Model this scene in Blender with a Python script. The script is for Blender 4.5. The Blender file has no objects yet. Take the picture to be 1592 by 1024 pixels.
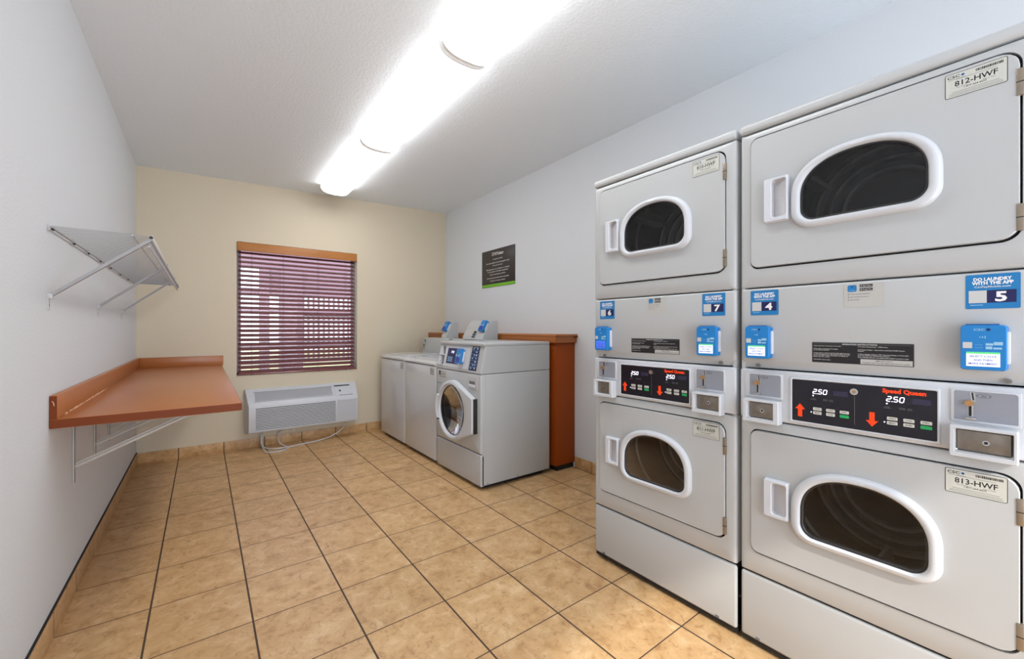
import bpy, bmesh, math, random
from mathutils import Vector, Matrix
random.seed(7)
C = bpy.context.scene.collection
PI = math.pi
R = math.radians

# ------------------------------------------------------------------ camera
SX, CX, CY, FPX = 1592.0, 773.0, 511.5, 636.0
cd = bpy.data.cameras.new('camera'); cam = bpy.data.objects.new('camera', cd); C.objects.link(cam)
cd.sensor_fit = 'HORIZONTAL'; cd.sensor_width = 36.0
cd.lens = 36.0 * FPX / SX
cd.shift_x = (SX/2 - CX) / SX
cd.shift_y = (CY - 512.0) / SX
cd.clip_start = 0.02
cam.location = (0, 0, 1.13); cam.rotation_euler = (R(90), 0, R(-35.76))
bpy.context.scene.camera = cam

# ------------------------------------------------------------------ world, sun, added daylight fill, exposure
w = bpy.data.worlds.new('world'); bpy.context.scene.world = w; w.use_nodes = True
bg = w.node_tree.nodes['Background']; bg.inputs[0].default_value = (0.86, 0.90, 1.0, 1); bg.inputs[1].default_value = 2.6

def area(name, loc, rot, sx, sy, power, col):
    l = bpy.data.lights.new(name, 'AREA'); l.shape = 'RECTANGLE'; l.size = sx; l.size_y = sy
    l.energy = power; l.color = col
    o = bpy.data.objects.new(name, l); o.location = loc; o.rotation_euler = rot; C.objects.link(o); return o
FILL = area('rear_daylight_fill', (0.95, -1.70, 1.12), (R(91), 0, 0), 2.3, 2.1, 25, (0.88, 0.93, 1.0))  # added area lamp, fills the room from outside an unseen rear doorway
sun = bpy.data.lights.new('sun', 'SUN'); sun.energy = 2.5; sun.angle = R(2); sun.color = (1, .93, .82)
so = bpy.data.objects.new('sun', sun); so.rotation_euler = (R(52), 0, R(-25)); C.objects.link(so)
LAMP = 6.9

vs = bpy.context.scene.view_settings
vs.view_transform = 'Standard'; vs.look = 'None'; vs.gamma = 1; vs.use_curve_mapping = False
vs.exposure = 0.23

# ------------------------------------------------------------------ materials
def s2l(c): return tuple((x/255/12.92 if x/255 <= .04045 else ((x/255+.055)/1.055)**2.4) for x in c)
MT = {}
def mat(name, rgb, rough=.5, metal=0, emit=0, bump=None, spec=.5, coat=0, noise=None):
    m = bpy.data.materials.new(name); m.use_nodes = True; nt = m.node_tree; b = nt.nodes['Principled BSDF']
    col = (*s2l(rgb), 1)
    b.inputs['Base Color'].default_value = col; b.inputs['Roughness'].default_value = rough
    b.inputs['Metallic'].default_value = metal; b.inputs['Specular IOR Level'].default_value = spec
    b.inputs['Coat Weight'].default_value = coat; b.inputs['Coat Roughness'].default_value = .12
    if emit: b.inputs['Emission Color'].default_value = col; b.inputs['Emission Strength'].default_value = emit
    if bump or noise:
        tc = nt.nodes.new('ShaderNodeTexCoord')
    if bump:
        n = nt.nodes.new('ShaderNodeTexNoise'); n.inputs['Scale'].default_value = bump[0]; n.inputs['Detail'].default_value = 3
        nt.links.new(tc.outputs['Object'], n.inputs['Vector'])
        bp = nt.nodes.new('ShaderNodeBump'); bp.inputs['Strength'].default_value = bump[1]; bp.inputs['Distance'].default_value = bump[2]
        nt.links.new(n.outputs['Fac'], bp.inputs['Height']); nt.links.new(bp.outputs['Normal'], b.inputs['Normal'])
    if noise:
        n2 = nt.nodes.new('ShaderNodeTexNoise'); n2.inputs['Scale'].default_value = noise[0]; n2.inputs['Detail'].default_value = 4
        nt.links.new(tc.outputs['Object'], n2.inputs['Vector'])
        mx = nt.nodes.new('ShaderNodeMix'); mx.data_type = 'RGBA'
        mx.inputs[6].default_value = col; mx.inputs[7].default_value = (*s2l(noise[1]), 1)
        nt.links.new(n2.outputs['Fac'], mx.inputs[0]); nt.links.new(mx.outputs[2], b.inputs['Base Color'])
    MT[name] = m; return m
mat('wall_paint', (214, 218, 222), .75, bump=(95, .5, .002))
mat('wall_paint_beige', (217, 206, 183), .75, bump=(95, .5, .002))
mat('ceiling_paint', (236, 243, 248), .85, bump=(70, .7, .003))
mat('enamel', (183, 186, 187), .32, coat=.25)
mat('enamel_gloss', (198, 201, 204), .16, coat=.5)
mat('enamel_trim', (200, 204, 209), .38)
mat('plastic_white', (206, 210, 217), .35)
mat('reveal', (186, 186, 190), .5)
mat('gap', (26, 25, 26), .7)
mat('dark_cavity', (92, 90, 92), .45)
mat('drum_steel', (190, 188, 186), .35, metal=.5)
mat('gasket', (34, 34, 36), .45)
mat('blue', (22, 124, 196), .38)
mat('blue_dark', (14, 92, 160), .4)
mat('sticker_blue', (20, 118, 180), .45)
mat('navy', (16, 18, 78), .45)
mat('label_pale', (196, 198, 190), .45)
mat('label_off', (184, 184, 180), .5)
mat('qr_blank', (196, 198, 196), .5)
mat('ink', (22, 22, 24), .5)
mat('ink_grey', (110, 110, 112), .5)
mat('text_white', (236, 236, 236), .5)
mat('text_soft', (150, 198, 228), .5)
mat('panel_black', (20, 17, 28), .22)
mat('instr_black', (24, 20, 24), .4)
mat('screen', (205, 212, 238), .3, emit=.75)
mat('screen_blue', (70, 110, 225), .3, emit=.45)
mat('screen_dim', (26, 40, 150), .3, emit=.08)
mat('screen_text', (70, 70, 160), .4)
mat('screen_green', (90, 200, 120), .4, emit=.4)
mat('digit', (240, 235, 255), .3, emit=2.2)
mat('digit_off', (46, 40, 66), .3)
mat('orange_red', (248, 66, 8), .4, emit=.12)
mat('key_pale', (205, 205, 198), .4)
mat('key_green', (30, 168, 92), .4)
mat('coin_plate', (140, 145, 158), .42, metal=.15, noise=(300, (150, 153, 160)))
mat('steel', (158, 150, 140), .38, metal=.75, noise=(60, (120, 114, 106)))
mat('brass', (196, 150, 100), .3, metal=.8)
mat('chrome', (210, 210, 210), .15, metal=1)
mat('hinge_metal', (150, 138, 122), .4, metal=.7)
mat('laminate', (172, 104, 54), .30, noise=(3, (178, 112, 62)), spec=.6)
mat('laminate_shaded', (120, 54, 10), .45, noise=(3, (108, 46, 6)), spec=.25)  # same laminate, darkened to paint in the shade on the counter edges
mat('laminate_side_shaded', (156, 72, 14), .45, noise=(3, (144, 62, 8)), spec=.25)  # same laminate, shade of the ledge's upright faces put into the colour
mat('laminate_cap_shaded', (158, 92, 42), .4)  # same laminate, slightly darker tone for the shaded edge of the ledge cap
mat('chip', (228, 190, 160), .7)
mat('wire_white', (196, 196, 198), .4)
mat('wire_grey', (160, 160, 162), .45)
mat('bracket', (190, 186, 178), .4)
mat('rubber', (45, 43, 42), .6)
mat('sign_dark', (50, 44, 42), .42)
mat('sign_green', (112, 182, 40), .5)
mat('valance', (190, 128, 66), .42, noise=(5, (176, 112, 54)))
mat('slat', (138, 84, 84), .25, coat=.8, noise=(4, (116, 66, 66)))
mat('cord_brown', (80, 52, 62), .6)
mat('window_frame', (190, 188, 200), .4)
mat('ext_brown_hazed', (146, 120, 136), .8)  # brown structure lightened to mauve, outdoor haze painted into the colour
mat('ext_wall', (232, 226, 214), .9)
mat('ext_ground', (232, 222, 205), .9, noise=(1.5, (200, 196, 160)))
mat('ext_green', (190, 195, 140), .9, noise=(3, (240, 232, 190)))
mat('grille_dark', (84, 86, 92), .6)
mat('grille_mid', (176, 178, 184), .6)
mat('ivory', (226, 216, 196), .4)
mat('outlet_hole', (60, 52, 46), .6)
mat('door_paint', (210, 208, 204), .5)
m = mat('lens', (255, 252, 248), .4); b = m.node_tree.nodes['Principled BSDF']
b.inputs['Emission Color'].default_value = (1.0, .99, .985, 1); b.inputs['Emission Strength'].default_value = LAMP

mat('lens_end', (226, 225, 222), .5, emit=.12)
glass_tint = (.42, .42, .44)

def glass_mat(name, tint, clear, rough):
    m = bpy.data.materials.new(name); m.use_nodes = True; nt = m.node_tree; nt.nodes.clear()
    o = nt.nodes.new('ShaderNodeOutputMaterial'); mx = nt.nodes.new('ShaderNodeMixShader')
    t = nt.nodes.new('ShaderNodeBsdfTransparent'); t.inputs[0].default_value = (*tint, 1)
    g = nt.nodes.new('ShaderNodeBsdfGlossy'); g.inputs['Roughness'].default_value = rough
    fr = nt.nodes.new('ShaderNodeFresnel'); fr.inputs[0].default_value = 1.5
    mu = nt.nodes.new('ShaderNodeMath'); mu.operation = 'MULTIPLY'; mu.inputs[1].default_value = clear
    nt.links.new(fr.outputs[0], mu.inputs[0]); nt.links.new(mu.outputs[0], mx.inputs[0])
    nt.links.new(t.outputs[0], mx.inputs[1]); nt.links.new(g.outputs[0], mx.inputs[2]); nt.links.new(mx.outputs[0], o.inputs[0])
    MT[name] = m
glass_mat('door_glass', (.80, .80, .80), 1.0, .05)
glass_mat('washer_glass', glass_tint, .6, .05)
glass_mat('window_glass', (.95, .96, .97), .9, .02)

def tile_mat(name, mode):
    """floor: grout grid in x and y. base: vertical joints along one axis only."""
    m = bpy.data.materials.new(name); m.use_nodes = True; nt = m.node_tree; N = nt.nodes; L = nt.links; b = N['Principled BSDF']
    tc = N.new('ShaderNodeTexCoord'); sp = N.new('ShaderNodeSeparateXYZ'); L.new(tc.outputs['Object'], sp.inputs[0])
    def M(op, a, b_=None, c=None):
        n = N.new('ShaderNodeMath'); n.operation = op
        for i, v in enumerate((a, b_, c)):
            if v is None: continue
            if isinstance(v, (int, float)): n.inputs[i].default_value = v
            else: L.new(v, n.inputs[i])
        return n.outputs[0]
    def axis(out, off, pitch, wd):
        t = M('DIVIDE', M('SUBTRACT', out, off), pitch); fl = M('FLOOR', t); fr = M('SUBTRACT', t, fl)
        d = M('MULTIPLY', M('MINIMUM', fr, M('SUBTRACT', 1.0, fr)), pitch)
        return fl, M('LESS_THAN', d, wd)
    fx, gx = axis(sp.outputs[0], .159, .330, .0034)
    fy, gy = axis(sp.outputs[1], 1.836, .3275, .0022)
    g = {'floor': M('MAXIMUM', gx, gy), 'bx': gx, 'by': gy}[mode]
    cell = N.new('ShaderNodeCombineXYZ'); L.new(fx, cell.inputs[0]); L.new(fy, cell.inputs[1])
    wn = N.new('ShaderNodeTexWhiteNoise'); wn.noise_dimensions = '3D'; L.new(cell.outputs[0], wn.inputs['Vector'])
    vm = N.new('ShaderNodeVectorMath'); vm.operation = 'MULTIPLY_ADD'
    L.new(wn.outputs['Color'], vm.inputs[0]); vm.inputs[1].default_value = (9, 9, 9); L.new(tc.outputs['Object'], vm.inputs[2])
    n1 = N.new('ShaderNodeTexNoise'); n1.inputs['Scale'].default_value = 13; n1.inputs['Detail'].default_value = 8; n1.inputs['Roughness'].default_value = .66; n1.inputs['Distortion'].default_value = .5
    L.new(vm.outputs[0], n1.inputs['Vector'])
    cr = N.new('ShaderNodeValToRGB'); L.new(n1.outputs['Fac'], cr.inputs[0])
    e = cr.color_ramp; e.elements[0].position = .30; e.elements[0].color = (*s2l((172, 132, 86)), 1)
    e.elements[1].position = .72; e.elements[1].color = (*s2l((224, 194, 150)), 1)
    for p, c in ((.43, (198, 158, 110)), (.55, (208, 170, 122))):
        q = e.elements.new(p); q.color = (*s2l(c), 1)
    n2 = N.new('ShaderNodeTexNoise'); n2.inputs['Scale'].default_value = 34; n2.inputs['Detail'].default_value = 5; n2.inputs['Distortion'].default_value = 1.2
    L.new(vm.outputs[0], n2.inputs['Vector'])
    c2 = N.new('ShaderNodeValToRGB'); L.new(n2.outputs['Fac'], c2.inputs[0])
    c2.color_ramp.elements[0].position = .33; c2.color_ramp.elements[0].color = (.62, .55, .48, 1); c2.color_ramp.elements[1].position = .44; c2.color_ramp.elements[1].color = (1, 1, 1, 1)
    mu = N.new('ShaderNodeMix'); mu.data_type = 'RGBA'; mu.blend_type = 'MULTIPLY'; mu.inputs[0].default_value = .55
    L.new(cr.outputs[0], mu.inputs[6]); L.new(c2.outputs[0], mu.inputs[7])
    hs = N.new('ShaderNodeHueSaturation'); L.new(mu.outputs[2], hs.inputs['Color']); L.new(M('ADD', M('MULTIPLY', wn.outputs['Value'], .12), .94), hs.inputs['Value'])
    mg = N.new('ShaderNodeMix'); mg.data_type = 'RGBA'; L.new(g, mg.inputs[0]); L.new(hs.outputs[0], mg.inputs[6]); mg.inputs[7].default_value = (*s2l((72, 56, 42)), 1)
    L.new(mg.outputs[2], b.inputs['Base Color'])
    L.new(M('ADD', M('MULTIPLY', g, .45), .36), b.inputs['Roughness'])
    bp = N.new('ShaderNodeBump'); bp.inputs['Strength'].default_value = .5; bp.inputs['Distance'].default_value = .002
    L.new(M('SUBTRACT', M('MULTIPLY', n1.outputs['Fac'], .5), g), bp.inputs['Height']); L.new(bp.outputs[0], b.inputs['Normal'])
    MT[name] = m
tile_mat('floor_tile', 'floor'); tile_mat('base_tile_x', 'bx'); tile_mat('base_tile_y', 'by')

# ------------------------------------------------------------------ mesh builder
_tc = {}
def text_geo(s, bold):
    k = (s, bold)
    if k in _tc: return _tc[k]
    cu = bpy.data.curves.new('t', 'FONT'); cu.body = s; cu.size = 1; cu.resolution_u = 2; cu.offset = bold; cu.align_x = 'LEFT'
    o = bpy.data.objects.new('t', cu); me = o.to_mesh()
    vsx = [(v.co.x, v.co.y) for v in me.vertices]; fs = [tuple(p.vertices) for p in me.polygons]
    o.to_mesh_clear(); bpy.data.objects.remove(o); bpy.data.curves.remove(cu)
    if vsx:
        x0 = min(v[0] for v in vsx); x1 = max(v[0] for v in vsx)
        vsx = [(v[0]-x0, v[1]) for v in vsx]; wd = x1-x0
    else: wd = 0
    _tc[k] = (vsx, fs, wd); return _tc[k]

class MB:
    def __init__(s): s.v = []; s.f = []; s.mi = []; s.mats = []; s.T = None; s.flat = []
    def slot(s, m):
        if m not in s.mats: s.mats.append(m)
        return s.mats.index(m)
    def add(s, vs_, fs, m, T=None):
        o = len(s.v); T = T or s.T
        for p in vs_:
            p = Vector(p)
            s.v.append(tuple(T @ p) if T else tuple(p))
        k = s.slot(m)
        for f in fs: s.f.append(tuple(o+i for i in f)); s.mi.append(k)
        return s
    def box(s, x0, x1, y0, y1, z0, z1, m, r=0, seg=2):
        x0, x1 = sorted((x0, x1)); y0, y1 = sorted((y0, y1)); z0, z1 = sorted((z0, z1))
        if r <= 0:
            vs_ = [(x, y, z) for x in (x0, x1) for y in (y0, y1) for z in (z0, z1)]
            return s.add(vs_, [(0,1,3,2),(4,6,7,5),(0,4,5,1),(2,3,7,6),(0,2,6,4),(1,5,7,3)], m)
        bm = bmesh.new(); bmesh.ops.create_cube(bm, size=1)
        for v in bm.verts: v.co = ((x0+x1)/2+v.co.x*(x1-x0), (y0+y1)/2+v.co.y*(y1-y0), (z0+z1)/2+v.co.z*(z1-z0))
        r = min(r, .49*min(x1-x0, y1-y0, z1-z0))
        bmesh.ops.bevel(bm, geom=bm.edges[:], offset=r, segments=seg, profile=.5, affect='EDGES')
        bm.verts.index_update()
        s.add([v.co[:] for v in bm.verts], [tuple(v.index for v in f.verts) for f in bm.faces], m); bm.free(); return s
    def loft(s, loops, m, c0=False, c1=False, closed=True):
        n = len(loops[0]); vs_ = [p for l in loops for p in l]; fs = []
        for a in range(len(loops)-1):
            for i in range(n if closed else n-1):
                j = (i+1) % n; fs.append((a*n+i, a*n+j, (a+1)*n+j, (a+1)*n+i))
        if c0: fs.append(tuple(range(n))[::-1])
        if c1: fs.append(tuple((len(loops)-1)*n+i for i in range(n)))
        return s.add(vs_, fs, m)
    def quad(s, x0, x1, z0, z1, y, m):       # flat decal facing -y
        return s.add([(x0,y,z0),(x1,y,z0),(x1,y,z1),(x0,y,z1)], [(0,1,2,3)], m)
    def poly(s, pts, y, m): return s.add([(p[0], y, p[1]) for p in pts], [tuple(range(len(pts)))], m)
    def text(s, t, x, z, h, y, m, al='L', bold=.0, sx=1.0, wfit=None):
        vs_, fs, wd = text_geo(t, bold)
        k = h/.72
        if wfit: sx = wfit/(wd*k) if wd else 1
        W = wd*k*sx; ox = {'L': 0, 'C': -W/2, 'R': -W}[al]
        return s.add([(x+ox+a*k*sx, y, z+b_*k) for a, b_ in vs_], fs, m)
    def tube(s, pts, r, m, n=8, caps=True):
        pts = [Vector(p) for p in pts]; loops = []; up = None
        for i, p in enumerate(pts):
            d = (pts[min(i+1, len(pts)-1)]-pts[max(i-1, 0)]).normalized()
            if up is None:
                up = Vector((0,0,1)) if abs(d.z) < .9 else Vector((1,0,0))
            a = d.cross(up).normalized(); up = a.cross(d).normalized()
            loops.append([tuple(p+r*(math.cos(t)*a+math.sin(t)*up)) for t in [2*PI*k/n for k in range(n)]])
        return s.loft(loops, m, caps, caps)
    def disc(s, x, z, r, y0, y1, m, n=24):    # cylinder axis along y
        l0 = [(x+r*math.cos(2*PI*k/n), y0, z+r*math.sin(2*PI*k/n)) for k in range(n)]
        l1 = [(p[0], y1, p[2]) for p in l0]
        return s.loft([l0, l1], m, True, True)
    def build(s, name, parent=None, smooth=True, ang=32):
        me = bpy.data.meshes.new(name); me.from_pydata(s.v, [], s.f)
        for k in s.mats: me.materials.append(MT[k])
        me.polygons.foreach_set('material_index', s.mi)
        bm = bmesh.new(); bm.from_mesh(me); bmesh.ops.recalc_face_normals(bm, faces=bm.faces); bm.to_mesh(me); bm.free()
        if smooth:
            me.polygons.foreach_set('use_smooth', [True]*len(me.polygons)); me.set_sharp_from_angle(angle=R(ang))
        me.update(); o = bpy.data.objects.new(name, me); C.objects.link(o)
        if parent: o.parent = parent
        return o

def tag(o, label=None, cat=None, group=None, kind=None):
    if label: o['label'] = label
    if cat: o['category'] = cat
    if group: o['group'] = group
    if kind: o['kind'] = kind
    return o
def empty(name, loc, rz, label, cat, group=None):
    o = bpy.data.objects.new(name, None); o.empty_display_size = .1; C.objects.link(o)
    o.location = loc; o.rotation_euler = (0, 0, rz); return tag(o, label, cat, group)
def struct(mb, name, **k): return tag(mb.build(name, **k), kind='structure')

# outlines in (x,z)
ANG = {}
def resample(poly, c, n=96):
    out = []
    if isinstance(n, int): n = [2*PI*k/n+.0001 for k in range(n)]
    for a in n:
        d = (math.cos(a), math.sin(a)); best = 0
        for i in range(len(poly)):
            p = poly[i]; q = poly[(i+1) % len(poly)]
            ex, ez = q[0]-p[0], q[1]-p[1]; den = d[0]*ez-d[1]*ex
            if abs(den) < 1e-12: continue
            t = ((p[0]-c[0])*ez-(p[1]-c[1])*ex)/den; u = ((p[0]-c[0])*d[1]-(p[1]-c[1])*d[0])/den
            if t > 0 and -1e-6 <= u <= 1+1e-6: best = max(best, t)
        out.append((c[0]+best*d[0], c[1]+best*d[1]))
    return out
def rrect(x0, x1, z0, z1, r, n=8):
    if not isinstance(r, (tuple, list)): r = (r,)*4
    pts = []
    for (cx, cz, a0, rr) in ((x1-r[0], z1-r[0], 0, r[0]), (x0+r[1], z1-r[1], 90, r[1]), (x0+r[2], z0+r[2], 180, r[2]), (x1-r[3], z0+r[3], 270, r[3])):
        for k in range(n+1):
            a = R(a0+90*k/n); pts.append((cx+rr*math.cos(a), cz+rr*math.sin(a)))
    return pts
def dome(x0, x1, z0, z1, rc, side, e=2.25, n=40):
    """flat bottom with rounded corners, short upright sides, arched top"""
    pts = []; cx = (x0+x1)/2; hw = (x1-x0)/2; zs = z0+side
    for k in range(n+1):
        a = PI*k/n; ca, sa = math.cos(a), math.sin(a)
        pts.append((cx+hw*math.copysign(abs(ca)**(2/e), ca), zs+(z1-zs)*abs(sa)**(2/e)))
    for k in range(9):
        a = R(180+90*k/8); pts.append((x0+rc+rc*math.cos(a), z0+rc+rc*math.sin(a)))
    for k in range(9):
        a = R(270+90*k/8); pts.append((x1-rc+rc*math.cos(a), z0+rc+rc*math.sin(a)))
    return pts
def angs(c, *polys):
    s_ = sorted({round(math.atan2(p[1]-c[1], p[0]-c[0]) % (2*PI), 4) for q in polys for p in q} | {round(2*PI*k/48+.0001, 4) for k in range(48)})
    return [a+.00001 for i, a in enumerate(s_) if i == 0 or a-s_[i-1] > .0012]
def at(o, y): return [(p[0], y, p[1]) for p in o]

# ================================================================== ROOM
XL, XR, YB, YF = -.452, 2.48, 4.55, -1.35
ZL, ZR = 2.502, 2.580                                   # the ceiling runs slightly out of level
def zc(x): return ZL+(ZR-ZL)*(x-XL)/(XR-XL)
T = .12
struct(MB().box(XL-T, XR+T, YF-T, YB+T, -.1, 0, 'floor_tile'), 'floor')
mb = MB(); mb.add([(x, y, zc(x)+dz) for dz in (0, .1) for x, y in ((XL-T, YF-T), (XR+T, YF-T), (XR+T, YB+T), (XL-T, YB+T))],
                  [(0,1,2,3),(7,6,5,4),(0,4,5,1),(1,5,6,2),(2,6,7,3),(3,7,4,0)], 'ceiling_paint'); struct(mb, 'ceiling')
struct(MB().box(XL-T, XL, YF, YB, 0, 2.52, 'wall_paint'), 'wall_left')
struct(MB().box(XR, XR+T, YF, YB, 0, 2.60, 'wall_paint'), 'wall_right')
def wall_hole(name, y0, y1, hx0, hx1, hz0, hz1, pm='wall_paint'):
    mb = MB(); xs = [XL-T, hx0, hx1, XR+T]; zs = [0, hz0, hz1, 2.60]
    for i in range(3):
        for j in range(3):
            if (i, j) == (1, 1) or zs[j+1]-zs[j] < 1e-6: continue
            mb.add([(xs[i],y0,zs[j]),(xs[i+1],y0,zs[j]),(xs[i+1],y0,zs[j+1]),(xs[i],y0,zs[j+1])], [(0,1,2,3)], pm)
            mb.add([(xs[i],y1,zs[j]),(xs[i+1],y1,zs[j]),(xs[i+1],y1,zs[j+1]),(xs[i],y1,zs[j+1])], [(0,1,2,3)], pm)
    for a, b_, c_, d in (((hx0,hz0),(hx1,hz0),0,0), ((hx1,hz0),(hx1,hz1),0,0), ((hx1,hz1),(hx0,hz1),0,0), ((hx0,hz1),(hx0,hz0),0,0)):
        if hz0 == 0 and a[1] == 0 and b_[1] == 0: continue
        mb.add([(a[0],y0,a[1]),(b_[0],y0,b_[1]),(b_[0],y1,b_[1]),(a[0],y1,a[1])], [(0,1,2,3)], pm)
    z = 2.60
    mb.add([(XL-T,y0,z),(XR+T,y0,z),(XR+T,y1,z),(XL-T,y1,z)], [(0,1,2,3)], pm)
    struct(mb, name, smooth=False)
WX0, WX1, WZ0, WZ1 = .26, 1.377, .682, 1.957
wall_hole('wall_back', YB, YB+.14, WX0, WX1, WZ0, WZ1, 'wall_paint_beige')
wall_hole('wall_front', YF-.12, YF, -.2, 2.1, 0, 2.15)
# baseboards of cut floor tile
struct(MB().box(XL, XL+.010, YF, YB-.010, 0, .094, 'base_tile_y', .002).box(XL, XL+.0075, YF, YB-.01, .094, .098, 'gap'), 'baseboard_left')
struct(MB().box(XL, 2.2, YB-.010, YB, 0, .088, 'base_tile_x', .002), 'baseboard_back')
struct(MB().box(XR-.010, XR, YF, 2.345, 0, .090, 'base_tile_y', .002), 'baseboard_right')
# unseen doorway added behind the camera for the fill light
mb = MB()
for x0, x1, z0, z1 in ((-.27, -.2, 0, 2.22), (2.1, 2.17, 0, 2.22), (-.2, 2.1, 2.15, 2.22)):
    mb.box(x0, x1, YF, YF+.02, z0, z1, 'door_paint', .004)
struct(mb, 'trim_1')
# window sill and frame
mb = MB(); fy0, fy1 = YB+.085, YB+.125
for x0, x1, z0, z1 in ((WX0, WX0+.04, WZ0, WZ1), (WX1-.04, WX1, WZ0, WZ1), (WX0, WX1, WZ0, WZ0+.04), (WX0, WX1, WZ1-.04, WZ1)):
    mb.box(x0, x1, fy0, fy1, z0, z1, 'window_frame', .003)
win = struct(mb, 'window_1')
g = MB().box(WX0+.03, WX1-.03, YB+.103, YB+.107, WZ0+.03, WZ1-.03, 'window_glass').build('window_pane', win)
MB().box(WX0, WX1, YB-.004, YB+.085, WZ0, WZ0+.006, 'wall_paint_beige').build('window_sill', win)

# ================================================================== OUTSIDE THE WINDOW
tag(MB().box(-8, 12, YB+.3, 22, -.12, -.05, 'ext_ground').build('exterior_ground'), kind='structure')
# a porch hazed in its colour: beam, posts and lattice screen standing in front of a bright yard
mb = MB()
mb.box(-1.2, 4.2, 6.55, 6.67, 1.98, 2.7, 'ext_brown_hazed')
root = empty('porch_screen', (1.5, 6.6, -.05), 0, 'brown lattice porch screen outside, haze painted into its colour, seen in slivers between the blind slats', 'screen')
def child(mb, name):
    o = mb.build(name, root); o.matrix_parent_inverse = root.matrix_world.inverted(); o.matrix_parent_inverse = Matrix.Translation((-1.5, -6.6, .05)); return o
child(mb, 'beam')
child(MB().box(.90, 1.19, 6.5, 6.7, -.05, 1.98, 'ext_brown_hazed'), 'post')
child(MB().box(.64, .76, 6.5, 6.6, -.05, 1.98, 'ext_brown_hazed'), 'post')
child(MB().box(1.95, 2.12, 6.5, 6.6, -.05, 1.98, 'ext_brown_hazed'), 'post')
child(MB().box(.33, .38, 6.5, 6.6, -.05, 1.98, 'ext_brown_hazed'), 'post')
mb = MB()
for a, b_ in ((1.62, 1.70), (1.35, 1.40), (.86, .91), (.64, .70)): mb.box(.33, 2.0, 6.54, 6.60, a, b_, 'ext_brown_hazed')
child(mb, 'rail')
mb = MB()
for k in range(12): mb.box(1.19+k*.072, 1.219+k*.072, 6.56, 6.58, .70, 1.62, 'ext_brown_hazed')
for k in range(12): mb.box(1.19, 1.97, 6.58, 6.595, .72+k*.075, .745+k*.075, 'ext_brown_hazed')
mb.box(1.19, 1.95, 6.545, 6.595, 1.60, 1.97, 'ext_brown_hazed').box(.76, .90, 6.545, 6.595, 1.60, 1.97, 'ext_brown_hazed').box(.76, 1.95, 6.545, 6.595, .28, .42, 'ext_brown_hazed')
child(mb, 'lattice')
mb = MB()
rs = random.Random(3); n = 40
vs_ = []; fs = []
for i in range(n+1):
    for j in range(9):
        a = PI*j/8; rr = .55+.12*rs.random()
        vs_.append((-3+i*.25+.05*rs.random(), 9.0-.6*math.cos(a)*rr, -.05+1.25*math.sin(a)*rr+.03*rs.random()))
for i in range(n):
    for j in range(8):
        fs.append((i*9+j, (i+1)*9+j, (i+1)*9+j+1, i*9+j+1))
mb.add(vs_, fs, 'ext_green'); tag(mb.build('hedge'), 'low clipped green hedge in the yard beyond the porch screen', 'hedge')

# ================================================================== WINDOW BLIND
bl = empty('window_blind', ((WX0+WX1)/2, YB+.04, WZ0+.01), 0, 'dark reddish wooden venetian blind with lighter wood valance in the window', 'blind')
def wparent(o, root):
    o.parent = root; o.matrix_parent_inverse = (Matrix.Translation(root.location) @ root.rotation_euler.to_matrix().to_4x4()).inverted(); return o
wparent(MB().box(WX0+.002, WX1-.002, YB-.012, YB+.006, 1.872, 1.953, 'valance', .004).box(WX0+.002, WX1-.002, YB-.015, YB-.008, 1.872, 1.884, 'valance', .003).build('valance'), bl)
wparent(MB().box(WX0+.01, WX1-.01, YB+.015, YB+.065, 1.90, 1.945, 'slat').build('head_rail'), bl)
mb = MB(); ns = 27; z0s, z1s = .722, 1.862; tilt = R(33); hw = .025
for k in range(ns):
    z = z0s+(z1s-z0s)*k/(ns-1); yc = YB+.04
    # room edge low, outer edge high; shallow crown
    sec = []
    for t in (-1, -.5, 0, .5, 1):
        yy = t*hw; zz = .0018*(1-t*t)
        sec.append((yc+yy*math.cos(tilt)-zz*math.sin(tilt), z+yy*math.sin(tilt)+zz*math.cos(tilt)))
    low = [(a+.0028*math.sin(tilt), b_-.0028*math.cos(tilt)) for a, b_ in sec][::-1]
    prof = sec+low
    x0, x1 = WX0+.014, WX1-.020
    mb.loft([[(x0, a, b_) for a, b_ in prof], [(x1, a, b_) for a, b_ in prof]], 'slat', True, True)
wparent(mb.build('slats'), bl)
wparent(MB().box(WX0+.012, WX1-.014, YB+.018, YB+.062, .690, .708, 'slat', .004).build('bottom_rail'), bl)
mb = MB()
for x in (.385, .66, .985, 1.265):
    for y in (YB+.012, YB+.066): mb.tube([(x, y, .70), (x, y, 1.9)], .0011, 'cord_brown', 5)
    mb.disc(x, .688, .008, YB+.03, YB+.012, 'cord_brown', 10)
wparent(mb.build('ladder_cord'), bl)
wparent(MB().tube([(WX1-.012, YB+.004, 1.86), (WX1-.010, YB+.004, 1.3), (WX1-.014, YB+.004, .76)], .0022, 'text_white', 6).build('pull_cord'), bl)

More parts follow.
